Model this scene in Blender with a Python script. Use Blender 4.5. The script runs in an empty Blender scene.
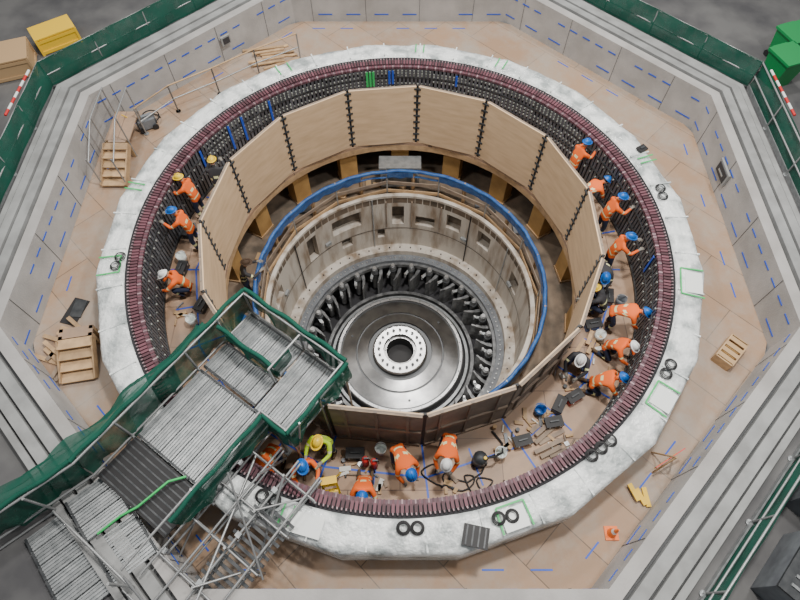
import bpy, math, random
from mathutils import Vector, Matrix, Quaternion, noise
random.seed(7)
C=bpy.context.scene.collection
pi=math.pi
def pol(r,a,z=0.0):
    a=math.radians(a); return Vector((r*math.cos(a),r*math.sin(a),z))
# ------------------------------------------------------------------ materials
def mat(name,col,rough=.6,metal=0.,col2=None,nscale=3.,bump=0.,bscale=None,island=0.,stretch=(1,1,1),contrast=(.35,.65),detail=6.,spec=.5,alpha=1.,aniso=0.):
    m=bpy.data.materials.new(name);m.use_nodes=True;N=m.node_tree.nodes;L=m.node_tree.links
    b=N['Principled BSDF'];b.inputs['Roughness'].default_value=rough;b.inputs['Metallic'].default_value=metal
    b.inputs['Base Color'].default_value=(*col,1);b.inputs['Specular IOR Level'].default_value=spec
    b.inputs['Alpha'].default_value=alpha
    if aniso>0:
        b.inputs['Anisotropic'].default_value=aniso
        tg=N.new('ShaderNodeTangent');tg.direction_type='RADIAL';tg.axis='Z';L.new(tg.outputs[0],b.inputs['Tangent'])
    tc=N.new('ShaderNodeTexCoord');mp=N.new('ShaderNodeMapping');mp.inputs['Scale'].default_value=stretch
    L.new(tc.outputs['Object'],mp.inputs['Vector'])
    last=None
    if col2 is not None:
        n=N.new('ShaderNodeTexNoise');n.inputs['Scale'].default_value=nscale;n.inputs['Detail'].default_value=detail
        L.new(mp.outputs[0],n.inputs['Vector'])
        r=N.new('ShaderNodeValToRGB');r.color_ramp.elements[0].position=contrast[0];r.color_ramp.elements[1].position=contrast[1]
        r.color_ramp.elements[0].color=(*col,1);r.color_ramp.elements[1].color=(*col2,1)
        L.new(n.outputs[0],r.inputs[0]);last=r.outputs[0];L.new(last,b.inputs['Base Color'])
    if island>0:
        g=N.new('ShaderNodeNewGeometry');mr=N.new('ShaderNodeMapRange');mr.inputs[3].default_value=1-island;mr.inputs[4].default_value=1+island
        L.new(g.outputs['Random Per Island'],mr.inputs[0])
        h=N.new('ShaderNodeHueSaturation')
        if last: L.new(last,h.inputs['Color'])
        else: h.inputs['Color'].default_value=(*col,1)
        L.new(mr.outputs[0],h.inputs['Value']);L.new(h.outputs[0],b.inputs['Base Color'])
    if bump>0:
        n2=N.new('ShaderNodeTexNoise');n2.inputs['Scale'].default_value=bscale or nscale*4;n2.inputs['Detail'].default_value=4
        L.new(mp.outputs[0],n2.inputs['Vector'])
        bp=N.new('ShaderNodeBump');bp.inputs['Strength'].default_value=bump;bp.inputs['Distance'].default_value=.05
        L.new(n2.outputs[0],bp.inputs['Height']);L.new(bp.outputs[0],b.inputs['Normal'])
    return m
def boards(name,c1,c2,mortar,w=2.4,h=1.2,rough=.7,grime=(.25,.2,.16),gam=.5,rot=0):
    m=bpy.data.materials.new(name);m.use_nodes=True;N=m.node_tree.nodes;L=m.node_tree.links
    b=N['Principled BSDF'];b.inputs['Roughness'].default_value=rough
    tc=N.new('ShaderNodeTexCoord');mp=N.new('ShaderNodeMapping');mp.inputs['Rotation'].default_value=(0,0,rot)
    L.new(tc.outputs['Object'],mp.inputs[0])
    br=N.new('ShaderNodeTexBrick');br.inputs['Scale'].default_value=1;br.inputs['Color1'].default_value=(*c1,1);br.inputs['Color2'].default_value=(*c2,1)
    br.inputs['Mortar'].default_value=(*mortar,1);br.inputs['Mortar Size'].default_value=.012;br.inputs['Brick Width'].default_value=w;br.inputs['Row Height'].default_value=h
    L.new(mp.outputs[0],br.inputs['Vector'])
    n=N.new('ShaderNodeTexNoise');n.inputs['Scale'].default_value=.7;n.inputs['Detail'].default_value=9;n.inputs['Roughness'].default_value=.7
    L.new(mp.outputs[0],n.inputs['Vector'])
    r=N.new('ShaderNodeValToRGB');r.color_ramp.elements[0].position=.42;r.color_ramp.elements[1].position=.7
    r.color_ramp.elements[0].color=(0,0,0,1);r.color_ramp.elements[1].color=(gam,gam,gam,1)
    L.new(n.outputs[0],r.inputs[0])
    mx=N.new('ShaderNodeMixRGB');L.new(r.outputs[0],mx.inputs[0]);L.new(br.outputs['Color'],mx.inputs[1]);mx.inputs[2].default_value=(*grime,1)
    L.new(mx.outputs[0],b.inputs['Base Color'])
    return m
M={}
M['ply']=boards('plywood_deck',(.46,.30,.19),(.39,.25,.16),(.19,.12,.08),2.4,1.2,.55,(.25,.19,.15),.8)
M['floor']=boards('floor_boards',(.38,.25,.16),(.32,.21,.135),(.15,.105,.07),2.4,1.2,.6,(.36,.32,.28),.95,rot=.78)
M['lowfloor']=mat('lower_floor',(.24,.18,.13),.8,col2=(.10,.08,.06),nscale=2)
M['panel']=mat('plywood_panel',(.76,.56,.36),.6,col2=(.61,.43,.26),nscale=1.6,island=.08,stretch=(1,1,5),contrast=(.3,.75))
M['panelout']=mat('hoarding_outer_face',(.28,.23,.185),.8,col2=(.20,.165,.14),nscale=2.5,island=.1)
M['ply_yel']=mat('plywood_yellow',(.55,.33,.12),.6,col2=(.40,.23,.08),nscale=2,island=.12)
M['wood']=mat('lumber',(.52,.35,.19),.7,col2=(.38,.25,.14),nscale=5,island=.2)
M['woodgrey']=mat('weathered_board',(.32,.245,.18),.8,col2=(.22,.17,.135),nscale=4,island=.15)
M['black']=mat('black_rubber',(.015,.015,.017),.6)
M['dark']=mat('dark_steel',(.035,.04,.045),.45,metal=.3,col2=(.075,.08,.085),nscale=6)
M['core']=mat('stator_core',(.11,.115,.13),.5,metal=.2,island=.3)
M['coreback']=mat('core_back',(.035,.035,.04),.7)
M['clip']=mat('wedge_light',(.30,.32,.30),.5,island=.4)
M['coil']=mat('coil_end',(.12,.045,.06),.6,island=.5)
M['coil2']=mat('coil_tie',(.30,.20,.22),.6,island=.4)
M['coilband']=mat('coil_band',(.08,.035,.045),.6,col2=(.13,.07,.09),nscale=8)
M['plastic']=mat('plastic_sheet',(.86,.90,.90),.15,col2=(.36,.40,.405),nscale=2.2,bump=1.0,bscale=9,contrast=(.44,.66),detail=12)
M['white']=mat('white_cover',(.84,.88,.86),.4)
M['conc']=mat('concrete',(.44,.43,.42),.8,col2=(.34,.33,.32),nscale=1.2,bump=.15,bscale=25)
M['conc2']=mat('curb_concrete',(.34,.35,.35),.6,col2=(.24,.245,.245),nscale=2)
M['curbdark']=mat('curb_groove',(.08,.085,.09),.6)
M['pit']=mat('pit_concrete',(.60,.56,.50),.75,col2=(.24,.17,.11),nscale=1.4,stretch=(1.8,1.8,.4),contrast=(.45,.72),bump=.2,bscale=14,detail=12)
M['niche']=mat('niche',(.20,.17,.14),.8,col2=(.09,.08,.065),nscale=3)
M['steel']=mat('brushed_steel',(.40,.405,.41),.30,metal=.97,col2=(.27,.275,.28),nscale=2.5,bump=.04,bscale=50,aniso=.85)
M['steel2']=mat('bright_steel',(.66,.67,.68),.3,metal=.85)
M['steeldk']=mat('machined_groove',(.10,.105,.11),.4,metal=.8)
M['galv']=mat('galvanised',(.40,.42,.43),.4,metal=.5,col2=(.28,.30,.31),nscale=7,island=.15)
M['vane']=mat('vane_steel',(.30,.31,.32),.4,metal=.4,col2=(.13,.135,.14),nscale=5,island=.25)
M['tube']=mat('scaffold_tube',(.34,.35,.355),.4,metal=.5)
M['blue']=mat('blue_sheeting',(.02,.08,.28),.45,col2=(.035,.14,.40),nscale=5,bump=.5,bscale=12)
M['tape']=mat('blue_tape',(.02,.09,.55),.5)
M['greentape']=mat('green_tape',(.04,.50,.13),.5)
M['red']=mat('red',(.6,.03,.03),.5)
M['yellow']=mat('yellow',(.85,.55,.03),.5)
M['orange']=mat('orange_plastic',(.9,.2,.03),.5)
M['greenbin']=mat('green_plastic',(.01,.25,.07),.5)
M['grey']=mat('grey_paint',(.20,.22,.24),.5,col2=(.14,.15,.17),nscale=4)
M['hall']=mat('hall_floor',(.14,.14,.14),.6,col2=(.07,.07,.075),nscale=.8)
M['paper']=mat('paper',(.75,.75,.70),.7)
M['bluebox']=mat('blue_plastic',(.02,.13,.42),.4)
M['tan']=mat('cardboard',(.48,.32,.17),.8)
def meshmat(name,col,a):
    m=bpy.data.materials.new(name);m.use_nodes=True;N=m.node_tree.nodes;L=m.node_tree.links
    b=N['Principled BSDF'];b.inputs['Base Color'].default_value=(*col,1);b.inputs['Roughness'].default_value=.8;b.inputs['Specular IOR Level'].default_value=.15
    tc=N.new('ShaderNodeTexCoord');n=N.new('ShaderNodeTexNoise');n.inputs['Scale'].default_value=3;n.inputs['Detail'].default_value=5
    L.new(tc.outputs['Object'],n.inputs['Vector']);mr=N.new('ShaderNodeMapRange');mr.inputs[1].default_value=.3;mr.inputs[2].default_value=.7
    mr.inputs[3].default_value=a-.14;mr.inputs[4].default_value=min(1,a+.1);L.new(n.outputs[0],mr.inputs[0]);L.new(mr.outputs[0],b.inputs['Alpha'])
    return m
M['net']=meshmat('green_netting',(.012,.095,.065),.86)
# ------------------------------------------------------------------ mesh builder
class MB:
    def __init__(s): s.v=[];s.f=[];s.m=[];s.mats=[];s.sm=[]
    def mi(s,k):
        if k not in s.mats:s.mats.append(k)
        return s.mats.index(k)
    def add(s,vs,fs,k,smooth=False):
        o=len(s.v);s.v+=[tuple(v) for v in vs];i=s.mi(k)
        for f in fs:s.f.append([o+a for a in f]);s.m.append(i);s.sm.append(smooth)
    def box(s,c,d,k,rz=0.,R=None):
        R=R or Matrix.Rotation(math.radians(rz),3,'Z');c=Vector(c)
        vs=[c+R@Vector((x*d[0]/2,y*d[1]/2,z*d[2]/2)) for x in(-1,1) for y in(-1,1) for z in(-1,1)]
        s.add(vs,[(0,1,3,2),(4,6,7,5),(0,4,5,1),(2,3,7,6),(0,2,6,4),(1,5,7,3)],k)
    def beam(s,p,q,w,h,k):
        p=Vector(p);q=Vector(q);d=q-p;L=d.length
        R=d.to_track_quat('X','Z').to_matrix();s.box((p+q)/2,(L,w,h),k,R=R)
    def cyl(s,p,q,r,k,seg=10,r2=None,cap=True):
        p=Vector(p);q=Vector(q);r2=r if r2 is None else r2
        R=(q-p).to_track_quat('Z','Y').to_matrix();vs=[]
        for i in range(seg):
            a=2*pi*i/seg;d=R@Vector((math.cos(a),math.sin(a),0));vs+=[p+d*r,q+d*r2]
        fs=[(2*i,2*((i+1)%seg),2*((i+1)%seg)+1,2*i+1) for i in range(seg)]
        s.add(vs,fs,k,True)
        if cap:
            s.add([vs[2*i] for i in range(seg)],[tuple(range(seg))[::-1]],k);s.add([vs[2*i+1] for i in range(seg)],[tuple(range(seg))],k)
    def lathe(s,prof,k,seg=96,c=(0,0),a0=0,a1=360,smooth=True,close=False):
        full=abs(a1-a0)>=359.9;n=seg if full else seg+1;vs=[]
        for i in range(n):
            a=math.radians(a0+(a1-a0)*i/seg)
            for (r,z) in prof:vs.append((c[0]+r*math.cos(a),c[1]+r*math.sin(a),z))
        m=len(prof);fs=[];mm=m if close else m-1
        for i in range(seg):
            j=(i+1)%n
            for t in range(mm):
                u=(t+1)%m;fs.append((i*m+t,j*m+t,j*m+u,i*m+u))
        s.add(vs,fs,k,smooth)
    def lathes(s,prof,k,seg=96):
        for a,b in zip(prof,prof[1:]): s.lathe([a[:2],b[:2]],b[2] if len(b)>2 else k,seg)
    def ring(s,ri,ro,z0,z1,k,seg=96,a0=0,a1=360,smooth=False,c=(0,0)):
        s.lathe([(ri,z0),(ro,z0),(ro,z1),(ri,z1)],k,seg,c,a0,a1,smooth,True)
    def tube(s,pts,r,k,seg=8,closed=False):
        pts=[Vector(p) for p in pts];n=len(pts);vs=[]
        for i,p in enumerate(pts):
            a=pts[i-1] if (i>0 or closed) else p;b=pts[(i+1)%n] if (i<n-1 or closed) else p
            R=(b-a).to_track_quat('Z','Y').to_matrix()
            for j in range(seg):
                t=2*pi*j/seg;vs.append(p+R@Vector((math.cos(t)*r,math.sin(t)*r,0)))
        fs=[]
        for i in range(n if closed else n-1):
            i2=(i+1)%n
            for j in range(seg):
                j2=(j+1)%seg;fs.append((i*seg+j,i*seg+j2,i2*seg+j2,i2*seg+j))
        s.add(vs,fs,k,True)
    def ico(s,c,sc,k,seg=12,rings=8,R=None,zmin=-1):
        c=Vector(c);R=R or Matrix.Identity(3);vs=[];
        for i in range(rings+1):
            ph=-pi/2+pi*i/rings
            if math.sin(ph)<zmin: ph=math.asin(zmin)
            for j in range(seg):
                t=2*pi*j/seg;vs.append(c+R@Vector((sc[0]*math.cos(ph)*math.cos(t),sc[1]*math.cos(ph)*math.sin(t),sc[2]*math.sin(ph))))
        fs=[(i*seg+j,i*seg+(j+1)%seg,(i+1)*seg+(j+1)%seg,(i+1)*seg+j) for i in range(rings) for j in range(seg)]
        s.add(vs,fs,k,True)
    def mesh(s,name):
        me=bpy.data.meshes.new(name);me.from_pydata(s.v,[],s.f)
        for k in s.mats:me.materials.append(M[k] if isinstance(k,str) else k)
        me.polygons.foreach_set('material_index',s.m);me.polygons.foreach_set('use_smooth',s.sm);me.update();return me
    def build(s,name,loc=(0,0,0),rz=0.,parent=None):
        o=bpy.data.objects.new(name,s.mesh(name));C.objects.link(o);o.location=loc;o.rotation_euler=(0,0,math.radians(rz))
        if parent:o.parent=parent
        return o
def empty(name,loc=(0,0,0),rz=0,parent=None):
    e=bpy.data.objects.new(name,None);C.objects.link(e);e.location=loc;e.rotation_euler=(0,0,math.radians(rz));e.empty_display_size=.2
    if parent:e.parent=parent
    return e
DECK=-1.65;LOW=-3.3;FL=-1.0
# ------------------------------------------------------------------ camera / lights / world
cam=bpy.data.cameras.new('camera');co=bpy.data.objects.new('camera',cam);C.objects.link(co)
cam.lens=25.4;cam.sensor_width=36;co.location=(0,-8.58,11.78);co.rotation_euler=(math.radians(29.5),0,0);bpy.context.scene.camera=co
w=bpy.data.worlds.new('hall_ambient');bpy.context.scene.world=w;w.use_nodes=True
w.node_tree.nodes['Background'].inputs[0].default_value=(.92,.96,1,1);w.node_tree.nodes['Background'].inputs[1].default_value=.23
def area(name,loc,size,power,col=(1,.955,.90),tgt=(0,0,-2)):
    l=bpy.data.lights.new(name,'AREA');l.shape='DISK';l.size=size;l.energy=power;l.color=col
    o=bpy.data.objects.new(name,l);C.objects.link(o);o.location=loc;o.rotation_euler=(Vector(tgt)-Vector(loc)).to_track_quat('-Z','Y').to_euler()
for i,(x,y,p) in enumerate([(-9,9,1050),(9,9,1300),(-9,-4,850),(9,-4,1250),(0,12,1250)]):
    area('high_bay_lamp',(x,y,17),1.2,p)
area('high_bay_lamp',(3,-1,19),1.8,3600)
# ------------------------------------------------------------------ generator stator
mb=MB()
mb.lathe([(6.62,DECK-.1),(6.62,-.02),(6.86,-.02),(6.86,.04)],'coreback',192)
mb.ring(6.5,6.62,-.10,-.03,'coilband',192)
mb.ring(6.49,6.62,-.44,-.40,'dark',192)
mb.ring(6.49,6.62,-.92,-.88,'dark',192)
mb.ring(6.48,6.62,DECK,DECK+.1,'dark',192)
nb=320
for i in range(nb):
    a=360*i/nb
    p=pol(6.56,a,(DECK-.05)/2-.02);mb.box(p,(.12,.082,-DECK-.12),'core',a)
nc=460
for i in range(nc):
    a=360*(i+.5)/nc
    mb.box(pol(6.67,a,-.005),(.17,.062,.07),'coil',a)
    mb.box(pol(6.78,a,.03),(.045,.03,.05),'coil2',a+8)
    mb.box(pol(6.55,a,-.05),(.12,.035,.06),'coil2' if i%3==0 else 'coil',a)
rows=[-.16,-.25,-.34,-.52,-.64,-.76,-1.05,-1.35]
for ri,z in enumerate(rows):
    for i in range(nb):
        a=360*(i+.5)/nb
        if (35<a<150) or ((i+ri)%2 and ri%3==0):
            if (i//9+ri)%4==3: continue
            mb.box(pol(6.49,a,z),(.03,.04,.05),'clip',a)
for a,h,k in[(137,.9,'tape'),(141.5,.9,'tape'),(128,.8,'tape'),(93,.5,'tape'),(92,.5,'tape'),(97.5,.55,'greentape'),(98.4,.55,'greentape'),(99.3,.55,'greentape'),(74,.4,'tape'),(152,.7,'tape'),(-5,.7,'tape')]:
    mb.box(pol(6.47,a,-.15-h/2),(.02,.07,h),k,a)
mb.build('generator_stator')
# plastic covered ring on top of the stator frame
mb=MB()
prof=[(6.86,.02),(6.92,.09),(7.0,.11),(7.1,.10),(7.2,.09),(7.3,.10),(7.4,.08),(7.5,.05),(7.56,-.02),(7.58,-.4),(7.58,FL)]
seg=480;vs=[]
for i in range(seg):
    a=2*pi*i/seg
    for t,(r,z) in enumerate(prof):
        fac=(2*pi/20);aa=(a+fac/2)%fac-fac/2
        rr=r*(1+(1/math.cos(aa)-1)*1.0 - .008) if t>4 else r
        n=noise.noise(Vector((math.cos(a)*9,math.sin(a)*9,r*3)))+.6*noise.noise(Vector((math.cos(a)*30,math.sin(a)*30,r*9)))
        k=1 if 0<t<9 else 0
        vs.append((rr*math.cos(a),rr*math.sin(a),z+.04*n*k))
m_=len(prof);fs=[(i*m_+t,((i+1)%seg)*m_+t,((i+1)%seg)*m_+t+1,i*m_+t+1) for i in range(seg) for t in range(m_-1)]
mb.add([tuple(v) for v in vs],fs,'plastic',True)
for i in range(40):
    a=9*i+4;mb.beam(pol(6.9,a,.10),pol(7.5,a,.075),.035,.05,'plastic')
def lmark(a,r0,r1,da):
    for aa,b in((a-da,a-da),(a+da,a+da)): mb.beam(pol(r0,aa,.15),pol(r1,b,.13),.035,.012,'greentape')
    if da>1.5: mb.beam(pol(r0,a-da,.15),pol(r0,a+da,.15),.035,.012,'greentape')
for a,r0,r1,da in[(-12,6.95,7.5,3),(-38,6.95,7.45,2.6),(-72,6.95,7.45,2.4),(-108,6.95,7.45,.8),(188,6.95,7.5,2),(168,7.0,7.5,.8),(120,6.95,7.4,1.5),(64,6.95,7.4,1),(20,7,7.5,.7),(85,7,7.4,1)]: lmark(a,r0,r1,da)
mb.box(pol(7.22,-38,.13),(.45,.5,.02),'white',-38);mb.box(pol(7.22,-72,.13),(.42,.5,.02),'white',-72);mb.box(pol(7.22,-105,.13),(.4,.75,.02),'white',-105)
mb.box(pol(7.25,-12,.13),(.4,.6,.02),'white',-12)
mb.build('stator_frame_cover')
def coils(p,n=2,r=.13,rz=0):
    m=MB()
    for i in range(n):
        cx=(i-(n-1)/2)*.27
        for k in range(3):
            m.tube([(cx+math.cos(t*pi/8)*(r-.035*k*.6),math.sin(t*pi/8)*(r-.035*k*.6),.03+.025*k) for t in range(16)],.012,'black',6,True)
    m.build('cable_coil',(p[0],p[1],.12),rz)
for p,n,rz in[((4.15,-5.5),3,35),((2.05,-6.85),2,10),((.2,-7.05),2,0),((5.95,-3.75),2,55),((-6.95,-.9),2,80),((6.95,1.3),2,90),((-2.6,-6.5),2,-20)]: coils(p,n,rz=rz)
m=MB();m.box((0,0,.02),(.5,.4,.04),'black');
for i in range(4):m.box((-.18+.12*i,0,.045),(.03,.36,.012),'dark')
m.build('rubber_mat',(1.45,-7.2,.13),-12)
m=MB();m.box((0,0,.03),(.26,.2,.06),'black');m.box((0,0,.07),(.14,.06,.03),'dark');m.build('tool_case',(6.75,2.85,.13),30)
# ------------------------------------------------------------------ walkway deck inside the stator
mb=MB()
mb.ring(4.9,6.62,DECK-.12,DECK,'ply',120)
NP=15;A0=84
for k in range(NP):
    a=A0+24*k
    mb.beam(pol(4.98,a,DECK+.004),pol(6.45,a,DECK+.004),.045,.006,'tape')
    mb.beam(pol(5.75,a,DECK+.005),pol(5.75,a+24,DECK+.005),.045,.006,'tape')
    mb.beam(pol(6.2,a+12,DECK+.005),pol(5.3,a+12,DECK+.005),.04,.006,'tape')
for i in range(30):
    a=12*i;mb.beam(pol(4.95,a,DECK-.2),pol(6.6,a,DECK-.2),.1,.16,'wood')
mb.ring(4.9,5.0,DECK-.34,DECK-.12,'wood',60)
mb.build('walkway_deck')
# ------------------------------------------------------------------ plywood hoarding panels
mb=MB()
ZT=.55;ZB=DECK+.02
for k in range(NP):
    a=A0+24*k
    p=pol(4.95,a);q=pol(4.95,a+24);c=(p+q)/2;L=(q-p).length;ang=a+12
    n=pol(1,ang)
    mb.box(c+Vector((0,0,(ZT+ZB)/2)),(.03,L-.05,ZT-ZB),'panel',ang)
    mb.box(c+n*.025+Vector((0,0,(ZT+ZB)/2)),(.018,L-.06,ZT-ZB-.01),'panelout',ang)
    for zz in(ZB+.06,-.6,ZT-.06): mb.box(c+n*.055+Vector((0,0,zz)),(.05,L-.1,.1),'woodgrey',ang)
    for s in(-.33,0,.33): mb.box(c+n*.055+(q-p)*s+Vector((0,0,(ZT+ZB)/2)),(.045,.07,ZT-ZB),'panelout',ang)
    mb.box(p+Vector((0,0,(ZT+ZB)/2+.02)),(.05,.07,ZT-ZB+.04),'black',a)
    nz=9
    for j in range(nz):
        z=ZB+.12+(ZT-ZB-.2)*j/(nz-1)
        mb.box(p-pol(.03,a)+Vector((0,0,z)),(.05,.20,.055),'dark',a+ (6 if j%2 else -6))
mb.build('plywood_hoarding_ring')
mb=MB()
for k in range(18):
    a=90+20*k
    h=(DECK-.36)-LOW
    mb.box(pol(5.28,a,LOW+h/2),(.5,.58,h),'ply_yel',a)
    mb.box(pol(5.28,a,LOW+h-.05),(.56,.64,.1),'wood',a)
    mb.box(pol(5.28,a,LOW+.04),(.56,.64,.08),'wood',a)
mb.build('boxed_support_posts')
# ------------------------------------------------------------------ lower floor and turbine pit
mb=MB();mb.ring(4.0,6.9,LOW-.3,LOW,'lowfloor',96);mb.lathe([(6.8,LOW),(6.8,DECK-.12)],'dark',96)
for i in range(26):
    a=random.uniform(0,360);r=random.uniform(4.4,4.8);s=random.uniform(.1,.3)
    mb.box(pol(r,a,LOW+s/4),(s,s*1.4,s/2),random.choice(['wood','grey','bluebox','tan','dark']),random.uniform(0,90))
mb.build('lower_gallery_floor')
mb=MB()
NS=180;zs=[LOW-.0,-3.55,-3.8,-4.05,-4.3,-4.55,-4.8,-5.05,-5.3,-5.55,-5.8,-6.05]
niche={}
def setn(a0,a1,j0,j1,d):
    for i in range(int(a0/2),int(a1/2)):
        for j in range(j0,j1): niche[(i%NS,j)]=d
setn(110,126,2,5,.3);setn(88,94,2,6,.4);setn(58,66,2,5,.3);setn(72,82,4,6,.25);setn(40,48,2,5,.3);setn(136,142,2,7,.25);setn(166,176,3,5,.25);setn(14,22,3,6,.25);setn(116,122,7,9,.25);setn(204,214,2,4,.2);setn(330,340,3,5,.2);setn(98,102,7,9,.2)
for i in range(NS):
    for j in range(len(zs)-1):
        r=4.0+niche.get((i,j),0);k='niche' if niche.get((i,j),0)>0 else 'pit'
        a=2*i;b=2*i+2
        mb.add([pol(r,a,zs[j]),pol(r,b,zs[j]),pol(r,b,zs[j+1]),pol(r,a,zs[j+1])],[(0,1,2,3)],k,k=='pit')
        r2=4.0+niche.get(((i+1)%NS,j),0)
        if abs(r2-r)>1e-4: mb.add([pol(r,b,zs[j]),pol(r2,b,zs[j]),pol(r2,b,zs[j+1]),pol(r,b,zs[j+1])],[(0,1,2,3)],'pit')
        if j<len(zs)-2:
            r3=4.0+niche.get((i,j+1),0)
            if abs(r3-r)>1e-4: mb.add([pol(r,a,zs[j+1]),pol(r,b,zs[j+1]),pol(r3,b,zs[j+1]),pol(r3,a,zs[j+1])],[(0,1,2,3)],'pit')
mb.ring(3.97,4.10,LOW,LOW+.1,'pit',96)
mb.lathe([(4.0,-6.05),(3.66,-6.05)],'pit',96);mb.lathe([(3.66,-6.05),(3.66,-6.3)],'pit',96)
for i in range(60): mb.cyl(pol(3.82,6*i,-6.05),pol(3.82,6*i,-6.0),.025,'dark',6)
for a in(20,55,130,165,205,330):
    mb.box(pol(3.95,a,-4.7),(.08,.22,.13),'galv',a)
for a,k in((104,'galv'),(53,'black'),(150,'black'),(28,'galv')): mb.cyl(pol(3.95,a,-3.3),pol(3.95,a,-6.0),.02,k,8)
mb.lathe([(3.985,-5.0),(3.985,-5.04)],'niche',96)
for a0 in(84,97,69): 
    mb.beam(pol(3.97,a0,-3.5),pol(3.97,a0,-4.9),.05,.04,'woodgrey')
mb.build('turbine_pit_lining')
# guide vane apparatus
mb=MB()
mb.ring(3.40,3.65,-6.45,-6.3,'grey',96)
mb.ring(3.30,3.40,-6.62,-6.45,'vane',96)
mb.lathe([(3.64,-6.4),(3.64,-7.9)],'dark',96)
mb.lathe([(3.64,-7.75),(0.3,-7.8)],'coreback',96)
for i in range(120): mb.cyl(pol(3.52,3*i,-6.3),pol(3.52,3*i,-6.25),.028,'steel2',6)
nv=28
for i in range(nv):
    a=360*i/nv
    pts=[pol(3.32,a),pol(3.1,a+1.0),pol(2.9,a+3),pol(2.76,a+5)]
    for p,q,t in zip(pts,pts[1:],(.12,.09,.05)):
        mb.beam(Vector((p.x,p.y,-7.2)),Vector((q.x,q.y,-7.2)),t,1.0,'vane')
    mb.cyl(pol(3.16,a+5,-7.6),pol(3.16,a+5,-6.30),.10,'vane',14)
    mb.cyl(pol(3.16,a+5,-6.30),pol(3.16,a+5,-6.22),.07,'steel2',10)
    mb.cyl(pol(3.16,a+5,-6.6),pol(3.16,a+5,-6.5),.14,'dark',14)
    mb.beam(pol(3.3,a+5,-6.55),pol(2.95,a+9,-6.62),.10,.06,'galv')
    mb.cyl(pol(2.95,a+9,-6.75),pol(2.95,a+9,-6.52),.04,'steel2',8)
mb.ring(2.62,2.74,-7.72,-7.5,'vane',96)
mb.ring(2.44,2.54,-7.75,-7.55,'galv',96)
mb.build('guide_vane_ring')
# turbine head disc: shallow steel cone with bolted flange
mb=MB()
Z=-7.28
mb.lathes([(2.32,Z-.45),(2.33,Z-.03),(2.29,Z+.01,'steel2'),(2.20,Z+.01,'steel2'),(2.19,Z-.04,'steeldk'),(2.14,Z-.04,'steeldk'),(1.62,Z+.06),(1.61,Z+.03,'steeldk'),(1.56,Z+.03,'steeldk'),(1.55,Z+.07,'steeldk'),(1.18,Z+.15),(1.17,Z+.08,'steeldk'),(1.00,Z+.08,'steeldk'),(.99,Z+.24,'steeldk'),(.93,Z+.27),(.60,Z+.27,'steel2'),(.59,Z+.14,'steeldk'),(.50,Z+.14,'steel'),(.49,Z-.9,'steeldk')],'steel',160)
mb.lathe([(.49,Z-.4),(0.001,Z-.4)],'black',48)
for i in range(20):
    mb.cyl(pol(.77,18*i,Z+.27),pol(.77,18*i,Z+.33),.05,'steeldk',8);mb.cyl(pol(.77,18*i,Z+.33),pol(.77,18*i,Z+.335),.02,'black',6)
for i in range(3): mb.cyl(pol(1.9,120*i+40,Z-.0),pol(1.9,120*i+40,Z+.02),.045,'dark',10)
for i in range(8): mb.cyl(pol(.54,45*i,Z+.14),pol(.54,45*i,Z+.16),.02,'black',6)
for i in range(36): mb.cyl(pol(2.245,10*i,Z+.01),pol(2.245,10*i,Z+.025),.018,'black',6)
mb.build('turbine_rotor_disc')
# ------------------------------------------------------------------ guard rail round the pit
mb=MB();RR=4.2
for j in range(30):
    a=12*j
    mb.cyl(pol(RR,a,LOW),pol(RR,a,LOW+1.12),.03,'wood' if j%2 else 'tube',8)
    if j%2: mb.box(pol(RR+.03,a,LOW+.5),(.05,.12,1.0),'wood',a)
def hose(z,r,k,wob=.02,rr=RR):
    mb.tube([pol(rr+wob*math.sin(i*1.7),3*i,z+wob*math.sin(i*.9)) for i in range(120)],r,k,8,True)
hose(LOW+1.07,.06,'blue',.012);hose(LOW+.80,.035,'blue',.02,RR+.02)
for j in range(15):
    for zz in(.15,.55): mb.beam(pol(RR,24*j,LOW+zz),pol(RR,24*j+24,LOW+zz),.03,.14,'woodgrey' if zz>.3 else 'wood')
for rr_,dz in((RR+.06,.42),(RR-.06,.26)):
    for j in range(30):
        a=12*j
        if j in(6,8): continue
        for i in range(4):
            b=a+3*i
            f=lambda q:.05*math.sin(q*1.3)+.04*math.sin(q*2.9)
            mb.add([pol(rr_,b,LOW+1.06),pol(rr_,b+3,LOW+1.06),pol(rr_+.02,b+3,LOW+1.06-dz+f(b+3)),pol(rr_+.02,b,LOW+1.06-dz+f(b))],[(0,1,2,3)],'blue',True)
mb.build('pit_guard_rail')
m=MB();m.box((0,0,.55),(1.3,.45,.9),'conc2');m.box((0,0,1.03),(1.4,.55,.06),'galv');m.box((-.4,-.24,.5),(.35,.02,.5),'grey');m.box((.4,-.24,.5),(.35,.02,.5),'grey')
m.build('equipment_bench',(0,4.6,LOW),0)
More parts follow.
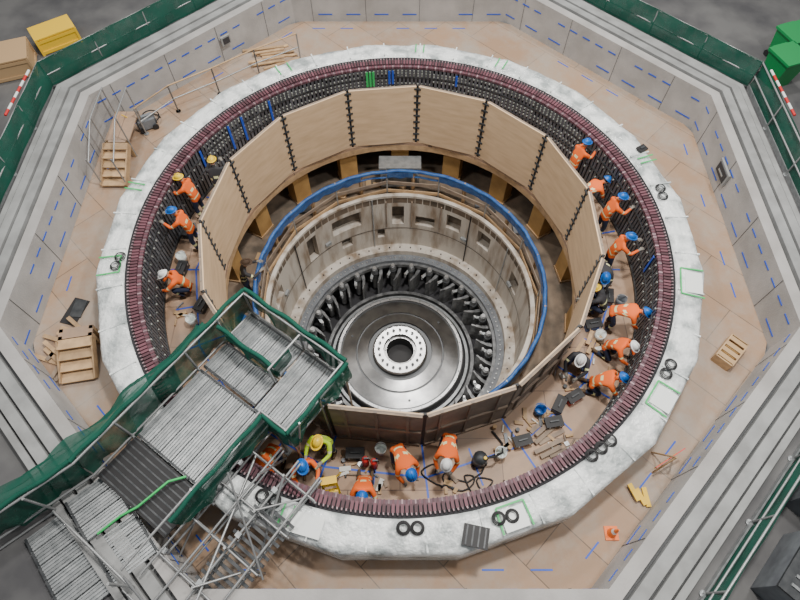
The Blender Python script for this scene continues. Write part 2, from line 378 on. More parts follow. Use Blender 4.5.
# ------------------------------------------------------------------ lower floor around the stator, octagon walls
OC=(0,1.05)
def oct(a,z,k=None):
    return [Vector((OC[0]+a/math.cos(pi/8)*math.cos(pi/8+i*pi/4),OC[1]+a/math.cos(pi/8)*math.sin(pi/8+i*pi/4),z)) for i in range(8)]
mb=MB()
seg=96;inner=[pol(7.5,360*i/seg,FL) for i in range(seg)]
def octpt(ang):
    d=Vector((math.cos(ang),math.sin(ang),0));best=99
    for i in range(8):
        na=i*pi/4;n=Vector((math.cos(na),math.sin(na),0));den=d.dot(n)
        if den>1e-6:
            t=(9.2+n.y*OC[1])/den
            best=min(best,t)
    return d*best+Vector((0,0,FL))
outer=[octpt(2*pi*i/seg) for i in range(seg)]
mb.add(inner+outer,[(i,(i+1)%seg,seg+(i+1)%seg,seg+i)[::-1] for i in range(seg)],'floor')
for i in range(8):
    A=oct(8.75,FL+.004);p,q=A[i-1],A[i];L=(q-p).length;u=(q-p)/L;x=.3
    while x<L-.5:
        if random.random()<.55: mb.beam(p+u*x,p+u*(x+.45),.035,.006,'tape')
        x+=1.0
mb.build('floor')
sides=['east','northeast','north','northwest','west','southwest','south','southeast']
for i,nm in enumerate(sides):
    def seg_(a0,a1,z0,z1,k,mb):
        A=oct(a0,0);B=oct(a1,0);p,q,r,s=A[i-1],A[i],B[i],B[i-1]
        vs=[Vector((v.x,v.y,z)) for z in(z0,z1) for v in(p,q,r,s)]
        mb.add(vs,[(0,1,2,3)[::-1],(4,5,6,7),(0,1,5,4),(1,2,6,5),(2,3,7,6),(3,0,4,7)],k)
    mb=MB();seg_(9.15,9.42,FL-.1,.30,'conc',mb)
    n=Vector((math.cos(i*pi/4),math.sin(i*pi/4),0));t=Vector((-n.y,n.x,0));c=Vector((OC[0],OC[1],0))+n*9.14
    L=9.15*math.tan(pi/8)
    for zz,ln,gap in((-.05,.28,.22),(-.72,.5,.5)):
        x=-L+.2
        while x<L-.3:
            if random.random()<.85: mb.box(c+t*(x+ln/2)+Vector((0,0,zz)),(.012,ln,.035),'tape',i*45)
            x+=ln+gap
    x=-L+1.2
    while x<L: 
        mb.box(c+t*x+Vector((0,0,-.35)),(.006,.012,1.28),'curbdark',i*45);x+=1.9
    mb.build('wall_'+nm)
    mb=MB()
    for a0,a1,z1,k in((9.42,9.5,.16,'curbdark'),(9.5,9.74,.34,'conc2'),(9.74,9.80,.2,'curbdark'),(9.80,10.02,.36,'conc2'),(10.02,10.08,.2,'curbdark'),(10.08,10.22,.30,'conc2')): seg_(a0,a1,-.2,z1,k,mb)
    mb.build('trim_%d'%(i+1))
mb=MB();A=oct(10.22,.1);B=oct(34,.1)
mb.add(A+B,[(i,(i+1)%8,8+(i+1)%8,8+i)[::-1] for i in range(8)],'hall');mb.build('floor_hall')
m=MB();m.box((0,0,0),(.06,.7,.42),'conc2');m.box((-.02,0,0),(.06,.56,.3),'coreback');m.box((-.05,.0,-.02),(.02,.3,.05),'galv');m.build('wall_hatch',(9.1,2.4,-.30),0)
m=MB();m.box((0,0,0),(.06,.34,.3),'conc2');m.box((-.02,0,0),(.06,.24,.2),'coreback');m.build('wall_hatch',(-5.75,8.05,-.2),135)
# ------------------------------------------------------------------ safety fences with green netting
def fence(pts,z0,h,name,net=True,panel=1.8,tilt=0):
    m=MB()
    for p,q in zip(pts,pts[1:]):
        p=Vector((p[0],p[1],z0));q=Vector((q[0],q[1],z0));L=(q-p).length;n=max(1,round(L/panel));u=(q-p)/n
        for i in range(n+1):
            b=p+u*i;m.cyl(b,b+Vector((0,0,h)),.025,'tube',8);m.cyl(b,b+Vector((0,0,.04)),.07,'galv',8)
        for zz in(.5*h,h): m.cyl(p+Vector((0,0,zz)),q+Vector((0,0,zz)),.024,'tube',8)
        m.beam(p+Vector((0,0,.08)),q+Vector((0,0,.08)),.03,.15,'galv')
        if net:
            nn=int(L/.2)+1;nv=Vector((-(q-p).y,(q-p).x,0)).normalized();vs=[]
            for i in range(nn+1):
                b=p+(q-p)*i/nn
                for t in range(5):
                    vs.append(b+Vector((0,0,.1+(h-.06)*t/4))+nv*(.035+.04*math.sin(i*.8+t)*(1 if 0<t<4 else .3)))
            m.add(vs,[(i*5+t,(i+1)*5+t,(i+1)*5+t+1,i*5+t+1) for i in range(nn) for t in range(4)],'net',True)
    m.build(name)
F=oct(10.45,0)
for a,b in((0,7),(0,1),(3,4),(2,3),(7,6)): fence([F[a],F[b]],.1,.9,'safety_fence')
fence([F[4],F[4]+(F[5]-F[4])*.3],.1,.9,'safety_fence')
def pole(p,q):
    m=MB();p=Vector(p);q=Vector(q)
    for i in range(8): m.cyl(p+(q-p)*i/8,p+(q-p)*(i+1)/8,.035,'red' if i%2==0 else 'white',8)
    m.build('barrier_pole')
pole((-10.6,3.2,1.03),(-10.55,5.0,1.03));pole((10.6,3.2,1.03),(10.55,5.0,1.03))
def crate(name,loc,d,k,rz=0,lid=True):
    m=MB();X,Y,Zh=d
    m.box((0,0,Zh/2),d,k)
    for s in(-1,1):
        for zz in(.08,Zh-.08): m.box((0,s*(Y/2+.015),zz),(X+.04,.03,.09),k);m.box((s*(X/2+.015),0,zz),(.03,Y+.04,.09),k)
        for sy in(-1,1): m.box((s*X/2,sy*Y/2,Zh/2),(.07,.07,Zh),k)
    if lid:m.box((0,0,Zh+.02),(X+.06,Y+.06,.04),k)
    m.build(name,loc,rz)
crate('storage_crate',(-11.9,6.2,.1),(1.3,1.0,.6),'tan',20);crate('yellow_container',(-10.9,7.5,.1),(1.2,.7,.5),'yellow',35)
def bin_(loc,k):
    m=MB();m.add([(-.3,-.3,0),(.3,-.3,0),(.3,.3,0),(-.3,.3,0),(-.4,-.4,.9),(.4,-.4,.9),(.4,.4,.9),(-.4,.4,.9)],[(3,2,1,0),(0,1,5,4),(1,2,6,5),(2,3,7,6),(3,0,4,7)],k)
    m.box((0,0,.93),(.88,.88,.07),k);m.box((0,.46,.9),(.5,.08,.05),k)
    for s in(-1,1):m.cyl((s*.28,.32,.09),(s*.34,.32,.09),.09,'black',12)
    m.build('waste_bin',loc,20)
bin_((11.35,5.7,.1),'greenbin');bin_((11.9,6.7,.1),'greenbin')
def cabinet(loc,d,rz):
    m=MB();X,Y,Zh=d;m.box((0,0,Zh/2),d,'grey');m.box((0,0,Zh+.03),(X+.06,Y+.06,.06),'dark')
    for i in range(3): m.box((-X/2+X*(i+.5)/3,-Y/2-.01,Zh*.5),(X/3-.05,.03,Zh-.15),'conc2');m.box((-X/2+X*(i+.8)/3,-Y/2-.03,Zh*.5),(.03,.03,.15),'steel2')
    for i in range(6): m.box((-X/2+.15+i*.18,0,Zh+.07),(.05,Y*.7,.03),'galv')
    m.build('electrical_cabinet',loc,rz)
cabinet((8.4,-6.3,.1),(1.6,.8,1.1),45);cabinet((9.6,-5.2,.1),(1.4,.8,1.0),45);cabinet((7.2,-7.9,.1),(1.3,.8,.9),45);cabinet((-9.2,-6.0,.1),(1.4,.8,.9),-45)
# ------------------------------------------------------------------ timber stairs and platforms
def stair(name,loc,rz,n=4,wid=.9,rise=.18,run=.24,rail=True,plat=1.2):
    m=MB()
    for i in range(n):
        z=rise*(i+1);m.box((0,run*i,z-.02),(wid,run+.04,.04),'wood')
        m.box((0,run*i+run/2,z-.1),(wid,.02,.14),'woodgrey')
    for s in(-1,1): m.beam((s*wid/2,-.1,.05),(s*wid/2,run*(n-1)+.1,rise*n-.05),.04,.22,'wood')
    y0=run*(n-.5)
    m.box((0,y0+plat/2,rise*n-.02),(wid,plat,.04),'ply')
    for s in(-1,1):
        for y in(y0+.05,y0+plat-.05): m.box((s*(wid/2-.05),y,rise*n/2),(.09,.09,rise*n),'wood')
        if rail:
            for y in(-.05,y0+.05,y0+plat-.05): m.cyl((s*wid/2,y,0),(s*wid/2,y,rise*n+(.9 if y>0 else .5)),.022,'tube',8)
            m.cyl((s*wid/2,-.05,.95),(s*wid/2,y0,rise*n+.9),.022,'tube',8);m.cyl((s*wid/2,y0,rise*n+.9),(s*wid/2,y0+plat,rise*n+.9),.022,'tube',8)
    m.build(name,loc,rz)
stair('timber_stair',(-8.35,2.55,FL),0,5,.7,.12,.24,True,1.3)
stair('timber_stair',(-7.7,-3.5,FL),10,4,.8,.12,.24,False,.3)
def planks(name,loc,n,L,rz,k='wood'):
    m=MB()
    for i in range(n):
        m.box((random.uniform(-.25,.25),(i-n/2)*.13,.03+.045*(i%3)),(L*random.uniform(.7,1),.1,.04),k,random.uniform(-14,14))
    m.build(name,loc,rz)
planks('timber_pile',(-8.25,-2.6,FL),9,1.0,-30);planks('timber_pile',(-8.35,-3.0,FL),5,.7,60,'woodgrey')
planks('timber_pile',(-4.4,8.3,FL),8,1.5,20)
m=MB();m.box((0,0,.012),(.42,.75,.024),'black');m.box((.05,.1,.03),(.3,.5,.02),'dark',10);m.build('rubber_mat',(-8.35,-1.7,FL),-15)
def rail(pts,z0,h=1.0,name='guard_rail'):
    m=MB()
    for p,q in zip(pts,pts[1:]):
        p=Vector((*p,z0));q=Vector((*q,z0));up=Vector((0,0,h))
        for b in(p,q):m.cyl(b,b+up,.025,'tube',8);m.cyl(b,b+Vector((0,0,.03)),.08,'galv',8)
        m.cyl(p+up,q+up,.022,'wood',8);m.cyl(p+up*.5,q+up*.5,.022,'tube',8)
    m.build(name)
rail([(-7.9,4.6),(-7.1,5.6),(-5.9,6.4),(-4.7,7.3),(-3.4,8.1)],FL)
def machine(loc,rz):
    m=MB();m.box((0,0,.22),(.5,.34,.3),'grey');m.cyl((-.3,0,.24),(.3,0,.24),.15,'dark',14)
    for s in(-1,1):
        for x in(-.2,.2):m.cyl((x,s*.18,.09),(x,s*.23,.09),.09,'black',12)
    m.tube([(.2+.25*math.cos(t*.5),.25*math.sin(t*.5)+.2,.03+.012*t) for t in range(20)],.02,'black',6)
    m.cyl((-.3,0,.4),(-.55,0,.75),.015,'yellow',6);m.build('vacuum_pump',loc,rz)
machine((-7.9,4.9,FL),30)
m=MB();X,Y,H=.78,.42,.3
m.box((0,0,.02),(X,Y,.04),'ply_yel')
for s in(-1,1): m.box((0,s*Y/2,H/2),(X,.03,H),'wood');m.box((s*X/2,0,H/2),(.03,Y,H),'wood')
for i in range(4): m.box((-.28+.19*i,0,H-.02),(.12,Y,.03),'tan')
m.build('wooden_crate',(8.05,-2.9,FL),45)
def cone(loc):
    m=MB();m.box((0,0,.015),(.28,.28,.03),'orange');m.cyl((0,0,.03),(0,0,.2),.1,'orange',14,.062);m.cyl((0,0,.2),(0,0,.3),.062,'white',14,.045);m.cyl((0,0,.3),(0,0,.5),.045,'orange',14,.015);m.build('traffic_cone',loc)
cone((4.45,-7.0,FL))
m=MB();m.cyl((-.3,0,.0),(0,0,.75),.02,'wood',8);m.cyl((.3,0,0),(0,0,.75),.02,'wood',8);m.cyl((0,.35,0),(0,0,.75),.02,'wood',8);m.beam((-.35,.05,.4),(.4,.05,.55),.02,.08,'red');m.beam((-.3,.05,.25),(.35,.05,.2),.02,.07,'yellow');m.build('warning_trestle',(5.85,-5.6,FL),30)
planks('timber_pile',(5.15,-6.35,FL),3,.5,100,'yellow')
# ------------------------------------------------------------------ scaffold gangway
G=empty('scaffold_gangway',(-2.19,-5.46,-.35),54)   # local x along bridge, local y to its left
GZ=1.0;RH=.72;XE=1.65
def deckseg(x0,x1,y0,y1,z,name,k='galv',pw=.32,parent=None):
    m=MB();n=max(1,round((y1-y0)/pw));wd=(y1-y0)/n
    for i in range(n):
        ya=y0+wd*i;m.box(((x0+x1)/2,ya+wd/2,z-.05),(x1-x0-.02,wd-.02,.05),k)
        for j in range(5): m.box(((x0+x1)/2,ya+wd*(j+.5)/5,z-.015),(x1-x0-.04,wd/5*.5,.022),k)
        for x in(x0+.04,x1-.04): m.box((x,ya+wd/2,z-.0),(.04,wd-.03,.03),'dark')
    m.build(name,parent=parent or G)
deckseg(0.0,XE,0.02,1.02,GZ,'landing_deck_a');deckseg(0.85,XE,1.06,2.6,GZ-.02,'landing_deck_b')
deckseg(-1.75,.05,.66,2.56,GZ-.06,'main_deck');deckseg(.08,.82,1.06,2.56,GZ-.04,'main_deck_b')
m=MB();m.box((-2.25,1.6,GZ-.06),(.95,1.9,.03),'black')
for i in range(8): m.box((-2.66+.12*i,1.6,GZ-.04),(.03,1.86,.012),'dark')
m.build('rubber_mat_part',parent=G)
G2=empty('lower_flight',(-2.75,1.6,0),-13,G)
deckseg(-.95,0,-.95,-.02,GZ-.30,'lower_deck_a',parent=G2);deckseg(-.95,0,.02,.95,GZ-.18,'lower_deck_b',parent=G2)
deckseg(-1.9,-.98,-.95,.95,GZ-.45,'lower_deck_c',parent=G2)
m=MB()
def T(p,q,r=.026,k='tube'): m.cyl(p,q,r,k,8)
posts=[(x,y) for x in(-3.65,-1.8,0) for y in(.58,2.66)]+[(-4.9,3.25),(XE+.05,-.06),(XE+.05,2.66),(0,-.06),(.9,2.66),(.9,-.06)]
for x,y in posts:
    a=math.radians(54);wx=-2.19+x*math.cos(a)-y*math.sin(a);wy=-5.46+x*math.sin(a)+y*math.cos(a);r=math.hypot(wx,wy)
    zb=(DECK if 5.05<r<6.5 else (.1 if 6.5<=r<7.55 else (FL if r>=7.55 else (LOW if 4.25<r<5.05 else -.2))))+.35
    yy=y+(.2 if (y>2 and x==-3.65) else 0)
    T((x,yy,zb),(x,yy,GZ+RH+.03));m.box((x,yy,zb+.02),(.16,.16,.03),'galv')
for z in(GZ+RH,GZ-.12,GZ-.5):
    T((-2.75,2.66,z),(XE+.05,2.66,z));T((-2.75,2.66,z),(-4.9,3.25,z));T((-3.4,.58,z),(0,.58,z))
for x in(-3.65,-1.8): 
    T((x,.58,-.8),(x+1.8,.58,GZ-.15),.022);T((x,2.66,-.5),(x+1.8,2.66,GZ-.15),.022)
for x in(-3.65,-1.8,0,XE):
    for z in(GZ-.12,GZ-.5): T((x,.0 if x>=0 else .5,z),(x,2.75,z))
for z in(GZ+RH,GZ-.12): T((0,-.06,z),(XE+.05,-.06,z));T((XE+.05,-.06,z),(XE+.05,2.66,z));T((0,-.06,z),(0,.58,z))
T((.72,1.05,GZ+.7),(XE,1.05,GZ+.7));T((.72,1.05,GZ),(.72,1.05,GZ+.7));T((XE,1.05,GZ),(XE,1.05,GZ+.7))
for x in(-4.6,-3.8,-3.0,-2.2,-1.4,-.6):
    zb=(FL+.35) if x<-1.5 else .45
    T((x,-.35,zb),(x,-.35,.95));T((x,-.9,zb),(x,-.9,.75),.022)
    T((x,-1.1,.5),(x,.7,.5),.022);T((x,-1.1,.72),(x,.7,.72),.022)
for x in(-4.6,-3.0,-1.4): T((x,-.35,.95),(x+.8,-.9,.5),.02)
for y in(-.35,-.9,.1):
    for z in(.5,.75): T((-5,y,z),(-.2,y,z))
T((-4.6,-.35,-.6),(-2.2,-.35,.8));T((-2.2,-.9,.2),(-.6,-.35,.9));T((-5,-1.3,1.1),(-.6,.5,.5));T((-4.2,.2,1.6),(-2.6,-1.4,.3),.024)
T((-.9,-.2,1.7),(-.2,.3,-.6),.024);T((.2,-.3,2.1),(-.1,.1,-1.2),.02);T((-1.2,.2,1.9),(-2.2,-1.2,.6),.02);T((-3.4,.4,1.9),(-3.9,-1.2,.5),.024)
for i in range(9): m.box((-4.7+.16*i,-.75,.8),(.09,.7,.04),'galv')
for i in range(16): m.box((-3.3+.14*i,-.62,.6),(.06,.9,.04),'dark')
for x in(-4.4,-2.9,-1.9,-.9): m.box((x,-.35,.75),(.1,.1,.1),'galv');m.box((x,.58,.7),(.1,.1,.1),'galv')
m.build('scaffold_tubes',parent=G)
def net(pts,z0,z1,name):
    m=MB()
    for (p,q) in zip(pts,pts[1:]):
        p=Vector((*p,0));q=Vector((*q,0));L=(q-p).length;nn=max(2,int(L/.15));nv=Vector((-(q-p).y,(q-p).x,0)).normalized();vs=[]
        for i in range(nn+1):
            b=p+(q-p)*i/nn
            for t in range(6):
                fz=t/5;amp=.07*math.sin(i*.7+t*.8)+.04*math.sin(i*1.9+p.x)
                vs.append(b+Vector((0,0,z0+(z1-z0)*fz))+nv*(amp*(1-.5*fz))+Vector((0,0,.03*math.sin(i*.9) if t in(0,5) else 0)))
        m.add(vs,[(i*6+t,(i+1)*6+t,(i+1)*6+t+1,i*6+t+1) for i in range(nn) for t in range(5)],'net',True)
        m.tube([p+(q-p)*i/nn+nv*.02*math.sin(i)+Vector((0,0,z1+.02)) for i in range(nn+1)],.05,'net',6)
    m.build(name,parent=G)
net([(-4.9,3.3),(-2.75,2.72),(XE+.1,2.72)],GZ-.25,GZ+RH+.02,'netting_left')
net([(XE+.12,2.7),(XE+.12,-.1)],GZ-.1,GZ+RH+.02,'netting_end')
net([(XE+.1,-.12),(-.05,-.12),(-.05,.52),(-2.4,.52)],GZ-.1,GZ+RH-.05,'netting_right')
net([(.82,2.6),(.82,1.05),(1.3,1.05)],GZ,GZ+.6,'netting_divider')
# netting spilling outward over the left hand rail
m=MB();vs=[];nx,ny=34,8
for i in range(nx+1):
    for j in range(ny+1):
        x=-4.9+5.6*i/nx;y0=2.74 if x>-2.75 else 2.74+(-2.75-x)*.26;wd=.95*(1-.45*i/nx)+.08*math.sin(i*.6);y=y0+wd*j/ny
        vs.append((x,y,GZ+RH+.03-.8*(j/ny)**1.3+.08*math.sin(i*.9+j)*(j/ny)+.05*math.sin(j*2+i*.3)))
m.add(vs,[(i*(ny+1)+j,(i+1)*(ny+1)+j,(i+1)*(ny+1)+j+1,i*(ny+1)+j+1) for i in range(nx) for j in range(ny)],'net',True)
m.build('netting_drape',parent=G)
m=MB();m.tube([(-5.6,-7.2,.55),(-5.2,-6.9,.65),(-4.9,-6.75,.7),(-4.4,-6.3,.75),(-4.1,-6.2,.7)],.025,'greentape',8);m.build('green_hose')
# ------------------------------------------------------------------ loose things on the deck
def bucket(loc,k,r=.14,h=.3):
    m=MB();m.lathe([(.001,.01),(r*.82,.01),(r,h),(r*.95,h),(r*.78,.03)],k,20);m.tube([(r*math.cos(t*pi/8),0.0+.1*math.sin(t*pi/8),h+.02) for t in range(9)],.007,'tube',5);m.build('bucket',(*loc,DECK+.002))
for p,k in[((2.35,-5.2),'white'),((5.2,-2.15),'white'),((-6.15,.3),'white'),((3.4,-4.15),'bluebox'),((-5.5,-1.7),'white'),((5.95,-1.1),'grey'),((-.45,-5.1),'white')]: bucket(p,k)
def toolbox(loc,k,rz,s=1.):
    m=MB();m.box((0,0,.09*s),(.42*s,.24*s,.18*s),k);m.box((0,0,.2*s),(.44*s,.26*s,.05*s),'black');m.box((0,0,.255*s),(.2*s,.03*s,.02*s),'dark')
    for q in(-1,1):m.box((q*.1*s,0,.24*s),(.02*s,.03*s,.04*s),'dark');m.box((q*.14*s,-.125*s,.16*s),(.04*s,.02*s,.06*s),'steel2')
    m.build('tool_box',(*loc,DECK+.002),rz)
for p,k,rz in[((5.6,.6),'dark',80),((5.35,.35),'grey',20),((4.3,-3.8),'red',30),((3.9,-4.0),'grey',60),((3.7,-4.45),'woodgrey',10),((-6.15,1.25),'dark',85),((-6.1,-.05),'dark',80),((-5.35,-1.2),'grey',70),((2.9,-4.9),'tan',15),((-1.05,-5.2),'dark',0),((5.1,-1.8),'bluebox',10),((5.65,-.95),'woodgrey',80)]: toolbox(p,k,rz)
def litter(name,loc,k,n,s,kinds):
    m=MB()
    for i in range(n):
        x,y=random.uniform(-s,s),random.uniform(-s,s);a=random.uniform(0,180)
        t=random.random();kk=random.choice(kinds)
        if t<.5:m.box((x,y,.03),(random.uniform(.1,.3),random.uniform(.04,.12),.05),kk,a)
        elif t<.8:
            d=pol(random.uniform(.08,.2),a);m.cyl(Vector((x,y,.03))-d,Vector((x,y,.03))+d,.022,kk,8)
        else:m.cyl((x,y,0),(x,y,random.uniform(.06,.16)),.05,kk,10)
    m.build(name,(*loc,DECK+.002))
KN=['wood','dark','steel2','paper','tan','grey','woodgrey','wood','tan']
for p,n,s in[((3.3,-4.55),16,.45),((4.3,-3.4),9,.4),((2.6,-4.75),12,.35),((5.3,-2.7),6,.35),((5.5,-.3),8,.35),((-5.9,1.2),6,.3),((-5.7,-1.4),8,.35),((-1.0,-5.5),8,.35),((5.4,1.0),8,.35),((-.4,-5.9),4,.3),((5.2,2.6),6,.3),((1.2,-5.9),5,.25),((3.9,-4.7),8,.4)]:
    litter('hand_tools',p,None,n,s,KN)
planks('timber_pile',(3.55,-4.75,DECK),7,.8,35,'woodgrey');planks('timber_pile',(4.85,-2.35,DECK),4,.6,60)
m=MB();m.tube([(math.cos(t*.45)*(.22+.1*math.sin(t*.31))+.03*t,math.sin(t*.45)*(.2+.08*math.cos(t*.5))-.006*t,.02+.012*(t%3)) for t in range(60)],.018,'black',6);m.build('power_cable',(.6,-5.6,DECK))
m=MB();m.tube([(0,0,.02),(.3,.1,.02),(.6,-.15,.02),(1.0,-.1,.02),(1.3,.15,.02),(1.7,.1,.03)],.022,'black',6);m.build('power_cable',(.95,-5.95,DECK),25)
m=MB();m.cyl((0,0,.05),(0,0,.35),.17,'dark',16);m.ico((0,0,.35),(.17,.17,.12),'dark');m.cyl((.1,0,.4),(.1,0,.5),.04,'yellow',8)
for a in(0,120,240):m.cyl(pol(.15,a,.04),pol(.2,a,.04),.04,'black',8)
m.tube([(.1,0,.45),(.3,.1,.5),(.45,.3,.3),(.4,.6,.05),(.1,.8,.04)],.025,'black',6);m.build('vacuum_cleaner',(1.85,-5.35,DECK),-20)
m=MB()
for s in(-1,1):
    m.beam((s*.2,0,0),(s*.14,.35,1.1),.05,.025,'yellow');m.beam((s*.2,.75,0),(s*.14,.4,1.1),.04,.025,'yellow')
for i in range(4):m.box((0,.07+.08*i,.25*(i+1)-.0),(.36-.03*i,.08,.03),'yellow')
m.box((0,.37,1.12),(.34,.16,.03),'yellow');m.build('step_ladder',(-1.45,-6.38,DECK),10)
def extinguisher(loc):
    m=MB();m.cyl((0,0,0),(0,0,.4),.08,'red',14);m.ico((0,0,.4),(.08,.08,.07),'red');m.cyl((0,0,.45),(0,0,.53),.025,'dark',8);m.box((.04,0,.53),(.12,.03,.03),'dark');m.tube([(0,0,.5),(.1,0,.45),(.11,0,.2)],.012,'black',6);m.build('fire_extinguisher',loc)
extinguisher((-.8,-5.4,DECK));extinguisher((-.6,-5.45,DECK))
m=MB()
for i in range(6):m.box((.03*i,.02*i,.02*i+.01),(.5,.35,.018),'grey' if i%2 else 'dark',4*i)
m.build('steel_plate_stack',(-5.4,1.2,DECK),80)
# ------------------------------------------------------------------ people
def skinmesh(chains,sub=2):
    me=bpy.data.meshes.new('t');pts,edges,rad=chains
    me.from_pydata(pts,edges,[]);o=bpy.data.objects.new('t',me);C.objects.link(o)
    sk=o.modifiers.new('s','SKIN');sk.use_smooth_shade=True;sk.branch_smoothing=.4
    if not me.skin_vertices: bpy.context.view_layer.update()
    for i,r in enumerate(rad):
        me.skin_vertices[0].data[i].radius=r if isinstance(r,tuple) else (r,r)
    me.skin_vertices[0].data[0].use_root=True
    ss=o.modifiers.new('u','SUBSURF');ss.levels=sub;ss.render_levels=sub
    dg=bpy.context.evaluated_depsgraph_get();dg.update()
    m2=bpy.data.meshes.new_from_object(o.evaluated_get(dg))
    V=[v.co.copy() for v in m2.vertices];Fs=[tuple(p.vertices) for p in m2.polygons]
    bpy.data.objects.remove(o);bpy.data.meshes.remove(me);bpy.data.meshes.remove(m2)
    return V,Fs
POSE={
 'reach':dict(pel=(0,0,.93),bel=(0,.03,1.08),ch=(0,.10,1.30),nk=(0,.17,1.47),hd=(0,.23,1.60),sh=(.19,.13,1.40),el=(.27,.34,1.22),wr=(.18,.56,1.30),kn=(.13,.06,.50),an=(.13,-.02,.09),look=(0,1,-.25)),
 'bend':dict(pel=(0,-.12,.88),bel=(0,.05,.98),ch=(0,.27,1.07),nk=(0,.43,1.13),hd=(0,.55,1.14),sh=(.19,.36,1.08),el=(.25,.45,.80),wr=(.16,.60,.58),kn=(.15,.05,.48),an=(.15,-.04,.09),look=(0,.7,-.7)),
 'crouch':dict(pel=(0,-.18,.34),bel=(0,-.10,.50),ch=(0,.05,.70),nk=(0,.17,.86),hd=(0,.25,.97),sh=(.19,.10,.80),el=(.27,.32,.62),wr=(.14,.50,.45),kn=(.20,.24,.50),an=(.16,.0,.09),look=(0,.85,-.5)),
 'kneel':dict(pel=(0,-.14,.42),bel=(0,-.04,.57),ch=(0,.12,.76),nk=(0,.25,.90),hd=(0,.34,1.0),sh=(.19,.18,.84),el=(.27,.36,.60),wr=(.16,.54,.42),kn=(.15,.16,.09),an=(.15,-.28,.08),look=(0,.8,-.6)),
}
def cm(n,c,r=.8):
    if n not in M: M[n]=mat(n,c,r)
    return n
cm('skin',(.62,.38,.27),.5);cm('hivis_orange',(.90,.15,.02));cm('hivis_lime',(.50,.75,.03));cm('reflective',(.80,.82,.45),.4);cm('navy',(.02,.03,.07));cm('charcoal',(.04,.04,.045));cm('boot',(.10,.06,.03));cm('glove',(.25,.23,.2));cm('hair',(.06,.035,.02))
cm('hat_blue',(.01,.13,.50),.35);cm('hat_white',(.80,.81,.81),.35);cm('hat_yellow',(.85,.58,.03),.35);cm('hat_orange',(.9,.25,.03),.35);cm('eye',(.9,.9,.9),.3);cm('lip',(.45,.16,.13),.5)
def dseg(p,a,b):
    ab=b-a;t=max(0,min(1,(p-a).dot(ab)/ab.length_squared));return (p-(a+ab*t)).length,t
def body_geo(pose):
    P={k:Vector(v) for k,v in POSE[pose].items()}
    pts=[P['pel'],P['bel'],P['ch'],P['nk'],P['hd']];rad=[(.15,.125),(.14,.115),(.165,.125),(.06,.06),(.06,.065)]
    E=[(0,1),(1,2),(2,3),(3,4)];bones=[('torso',0,1),('torso',1,2),('torso',2,3),('neck',3,4)]
    for s in(-1,1):
        f=lambda v:Vector((v.x*s,v.y,v.z))
        sh,el,wr=f(P['sh']),f(P['el']),f(P['wr']);i=len(pts)
        hand=wr+(wr-el).normalized()*.09
        pts+=[sh,el,wr,hand];rad+=[.072,.053,.036,(.045,.022)];E+=[(2,i),(i,i+1),(i+1,i+2),(i+2,i+3)];bones+=[('uparm',i,i+1),('foarm',i+1,i+2),('hand',i+2,i+3)]
        i=len(pts);hip=P['pel']+Vector((s*.10,0,-.05));kn,an=f(P['kn']),f(P['an'])
        toe=an+(Vector((s*.02,.19,-.045)) if pose!='kneel' else Vector((0,-.13,-.02)))
        pts+=[hip,kn,an,toe];rad+=[.098,.066,.05,(.045,.035)];E+=[(0,i),(i,i+1),(i+1,i+2),(i+2,i+3)];bones+=[('thigh',i,i+1),('shin',i+1,i+2),('foot',i+2,i+3)]
    V,Fs=skinmesh((pts,E,rad),2)
    lab=[]
    for f in Fs:
        c=sum((V[i] for i in f),Vector())/len(f);best=None
        for nme,a,b in bones:
            d,t=dseg(c,pts[a],pts[b]);
            rr=(rad[a] if not isinstance(rad[a],tuple) else rad[a][0]);d-=.5*rr
            if best is None or d<best[0]:best=(d,nme,t,a,b)
        lab.append((best[1],best[2],best[3]))
    hands=[]
    for s in(-1,1):
        f=lambda v:Vector((v.x*s,v.y,v.z));el,wr=f(P['el']),f(P['wr']);d=(wr-el).normalized()
        side=d.cross(Vector((0,0,1))).normalized();nrm=side.cross(d).normalized();base=wr+d*.085
        for q,(off,L) in enumerate(((-.033,.07),(-.011,.08),(.011,.074),(.033,.058))):
            a=base+side*off;c1=a+d*L*.45-nrm*.008;c2=c1+d*L*.3-nrm*.028;c3=c2+d*L*.12-nrm*.03
            hands.append(([a-d*.02,a,c1,c2,c3],[(0,1),(1,2),(2,3),(3,4)],[.0095]*4+[.008]))
        th=wr+d*.035;sd=-side*s
        hands.append(([th,th+sd*.035+d*.015,th+sd*.055+d*.045-nrm*.012,th+sd*.052+d*.07-nrm*.022],[(0,1),(1,2),(2,3)],[.012,.011,.010,.009]))
    HG=[skinmesh(h,1) for h in hands]
    return V,Fs,lab,HG,P
GEO={k:body_geo(k) for k in POSE}
MESHC={}
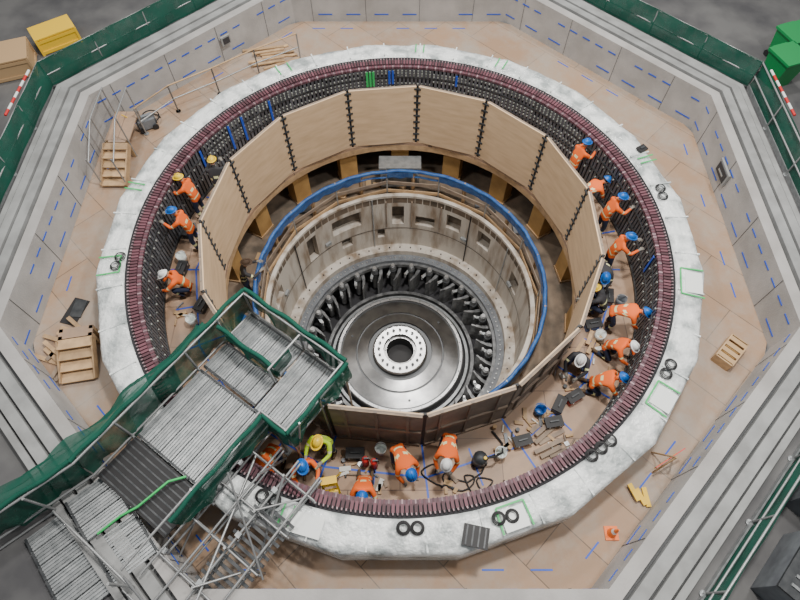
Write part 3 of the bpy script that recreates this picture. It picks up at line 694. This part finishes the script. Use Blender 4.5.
def person(x,y,z,head,pose,hat='hat_blue',top='hivis_orange',legs='navy',sc=1.):
    key=(pose,top,legs);V,Fs,lab,HG,P=GEO[pose]
    if key not in MESHC:
        m=MB();groups={}
        for f,(n,t,a) in zip(Fs,lab):
            if n=='torso': k='reflective' if (a==1 and .35<t<.62) or (a==0 and .3<t<.55) else top
            elif n=='neck':k='skin'
            elif n=='uparm':k='reflective' if .62<t<.8 else top
            elif n=='foarm':k=top if t<.9 else 'glove'
            elif n=='hand':k='glove'
            elif n=='thigh':k=top if t<.05 else legs
            elif n=='shin':k='reflective' if .3<t<.45 else (legs if t<.85 else 'boot')
            else:k='boot'
            groups.setdefault(k,[]).append(f)
        o=len(m.v);m.v+=[tuple(v) for v in V]
        for k,fl in groups.items():
            i=m.mi(k)
            for f in fl:m.f.append([o+q for q in f]);m.m.append(i);m.sm.append(True)
        for hv,hf in HG:m.add(hv,hf,'glove',True)
        look=Vector(P['look']).normalized();up=(Vector((0,0,1))-look*look.z).normalized();rt=look.cross(up).normalized()
        R=Matrix((rt,look,up)).transposed();hc=P['hd']+up*.045+look*.015
        m.ico(hc,(.076,.093,.115),'skin',16,12,R)
        m.ico(hc+R@Vector((0,.0,-.07)),(.055,.07,.05),'skin',12,8,R)
        m.ico(hc+R@Vector((0,-.018,.012)),(.080,.085,.112),'hair',14,10,R,zmin=-.35)
        m.cyl(hc+R@Vector((0,.085,.012)),hc+R@Vector((0,.112,-.022)),.008,'skin',8,.015)
        for s in(-1,1):
            m.ico(hc+R@Vector((s*.03,.082,.012)),(.013,.008,.008),'eye',8,6,R);m.ico(hc+R@Vector((s*.03,.0885,.012)),(.006,.004,.006),'black',6,4,R)
            m.ico(hc+R@Vector((s*.078,-.005,-.005)),(.01,.02,.03),'skin',8,6,R)
        m.ico(hc+R@Vector((0,.083,-.05)),(.024,.007,.008),'lip',8,6,R)
        MESHC[key]=(m.mesh('body'),R,hc)
    me,R,hc=MESHC[key]
    e=empty('construction_worker',(x,y,z),head-90);e.scale=(sc,sc,sc)
    b=bpy.data.objects.new('body',me);C.objects.link(b);b.parent=e
    m=MB();c=hc+R@Vector((0,-.005,.03))
    m.ico(c,(.108,.132,.118),hat,20,12,R,zmin=.0)
    ringp=[c+R@Vector((math.cos(t*pi/12)*.118,math.sin(t*pi/12)*.145+(.035 if math.sin(t*pi/12)>.2 else 0),.0)) for t in range(24)]
    m.tube(ringp,.012,hat,6,True)
    m.add(ringp+[c+R@Vector((math.cos(t*pi/12)*.10,math.sin(t*pi/12)*.12,.012)) for t in range(24)],[(i,(i+1)%24,24+(i+1)%24,24+i) for i in range(24)],hat,True)
    m.tube([c+R@Vector((0,.115*math.cos(t*pi/10),.005+.118*math.sin(t*pi/10)+.004)) for t in range(1,10)],.012,hat,6)
    m.build('hard_hat',parent=e)
    return e
def out(x,y): return math.degrees(math.atan2(y,x))
W=[(-5.8,1.85,'reach','hat_yellow','hivis_orange',None),(-5.75,.75,'reach','hat_blue','hivis_orange',None),(-5.2,2.3,'reach','hat_yellow','charcoal',100),
(-5.85,-.75,'crouch','hat_white','hivis_orange',None),
(5.1,3.1,'reach','hat_blue','hivis_orange',None),(5.3,2.05,'bend','hat_blue','hivis_orange',None),(5.7,1.2,'reach','hat_blue','hivis_orange',None),
(5.65,-.05,'reach','hat_blue','hivis_orange',None),(5.35,-.4,'bend','hat_blue','charcoal',-100),(5.25,-1.35,'crouch','hat_yellow','charcoal',150),
(5.5,-1.8,'bend','hat_blue','hivis_orange',None),(5.35,-2.6,'kneel','hat_white','hivis_orange',-40),(4.85,-3.55,'kneel','hat_blue','hivis_orange',-15),(4.45,-2.95,'crouch','hat_white','charcoal',-120),
(1.1,-5.1,'bend','hat_white','hivis_orange',-100),(-.02,-5.35,'bend','hat_blue','hivis_orange',-65),(-.8,-5.95,'kneel','hat_blue','hivis_orange',-90),
(-1.65,-5.1,'reach','hat_yellow','hivis_lime',-110),(-2.1,-5.6,'reach','hat_blue','hivis_orange',-70),(-2.85,-5.35,'bend','hat_blue','hivis_orange',-110)]
for x,y,p,h,t,hd in W: person(x,y,DECK+.005,out(x,y) if hd is None else hd,p,h,t)
person(-4.62,.15,LOW+.005,20,'reach','hair','charcoal')
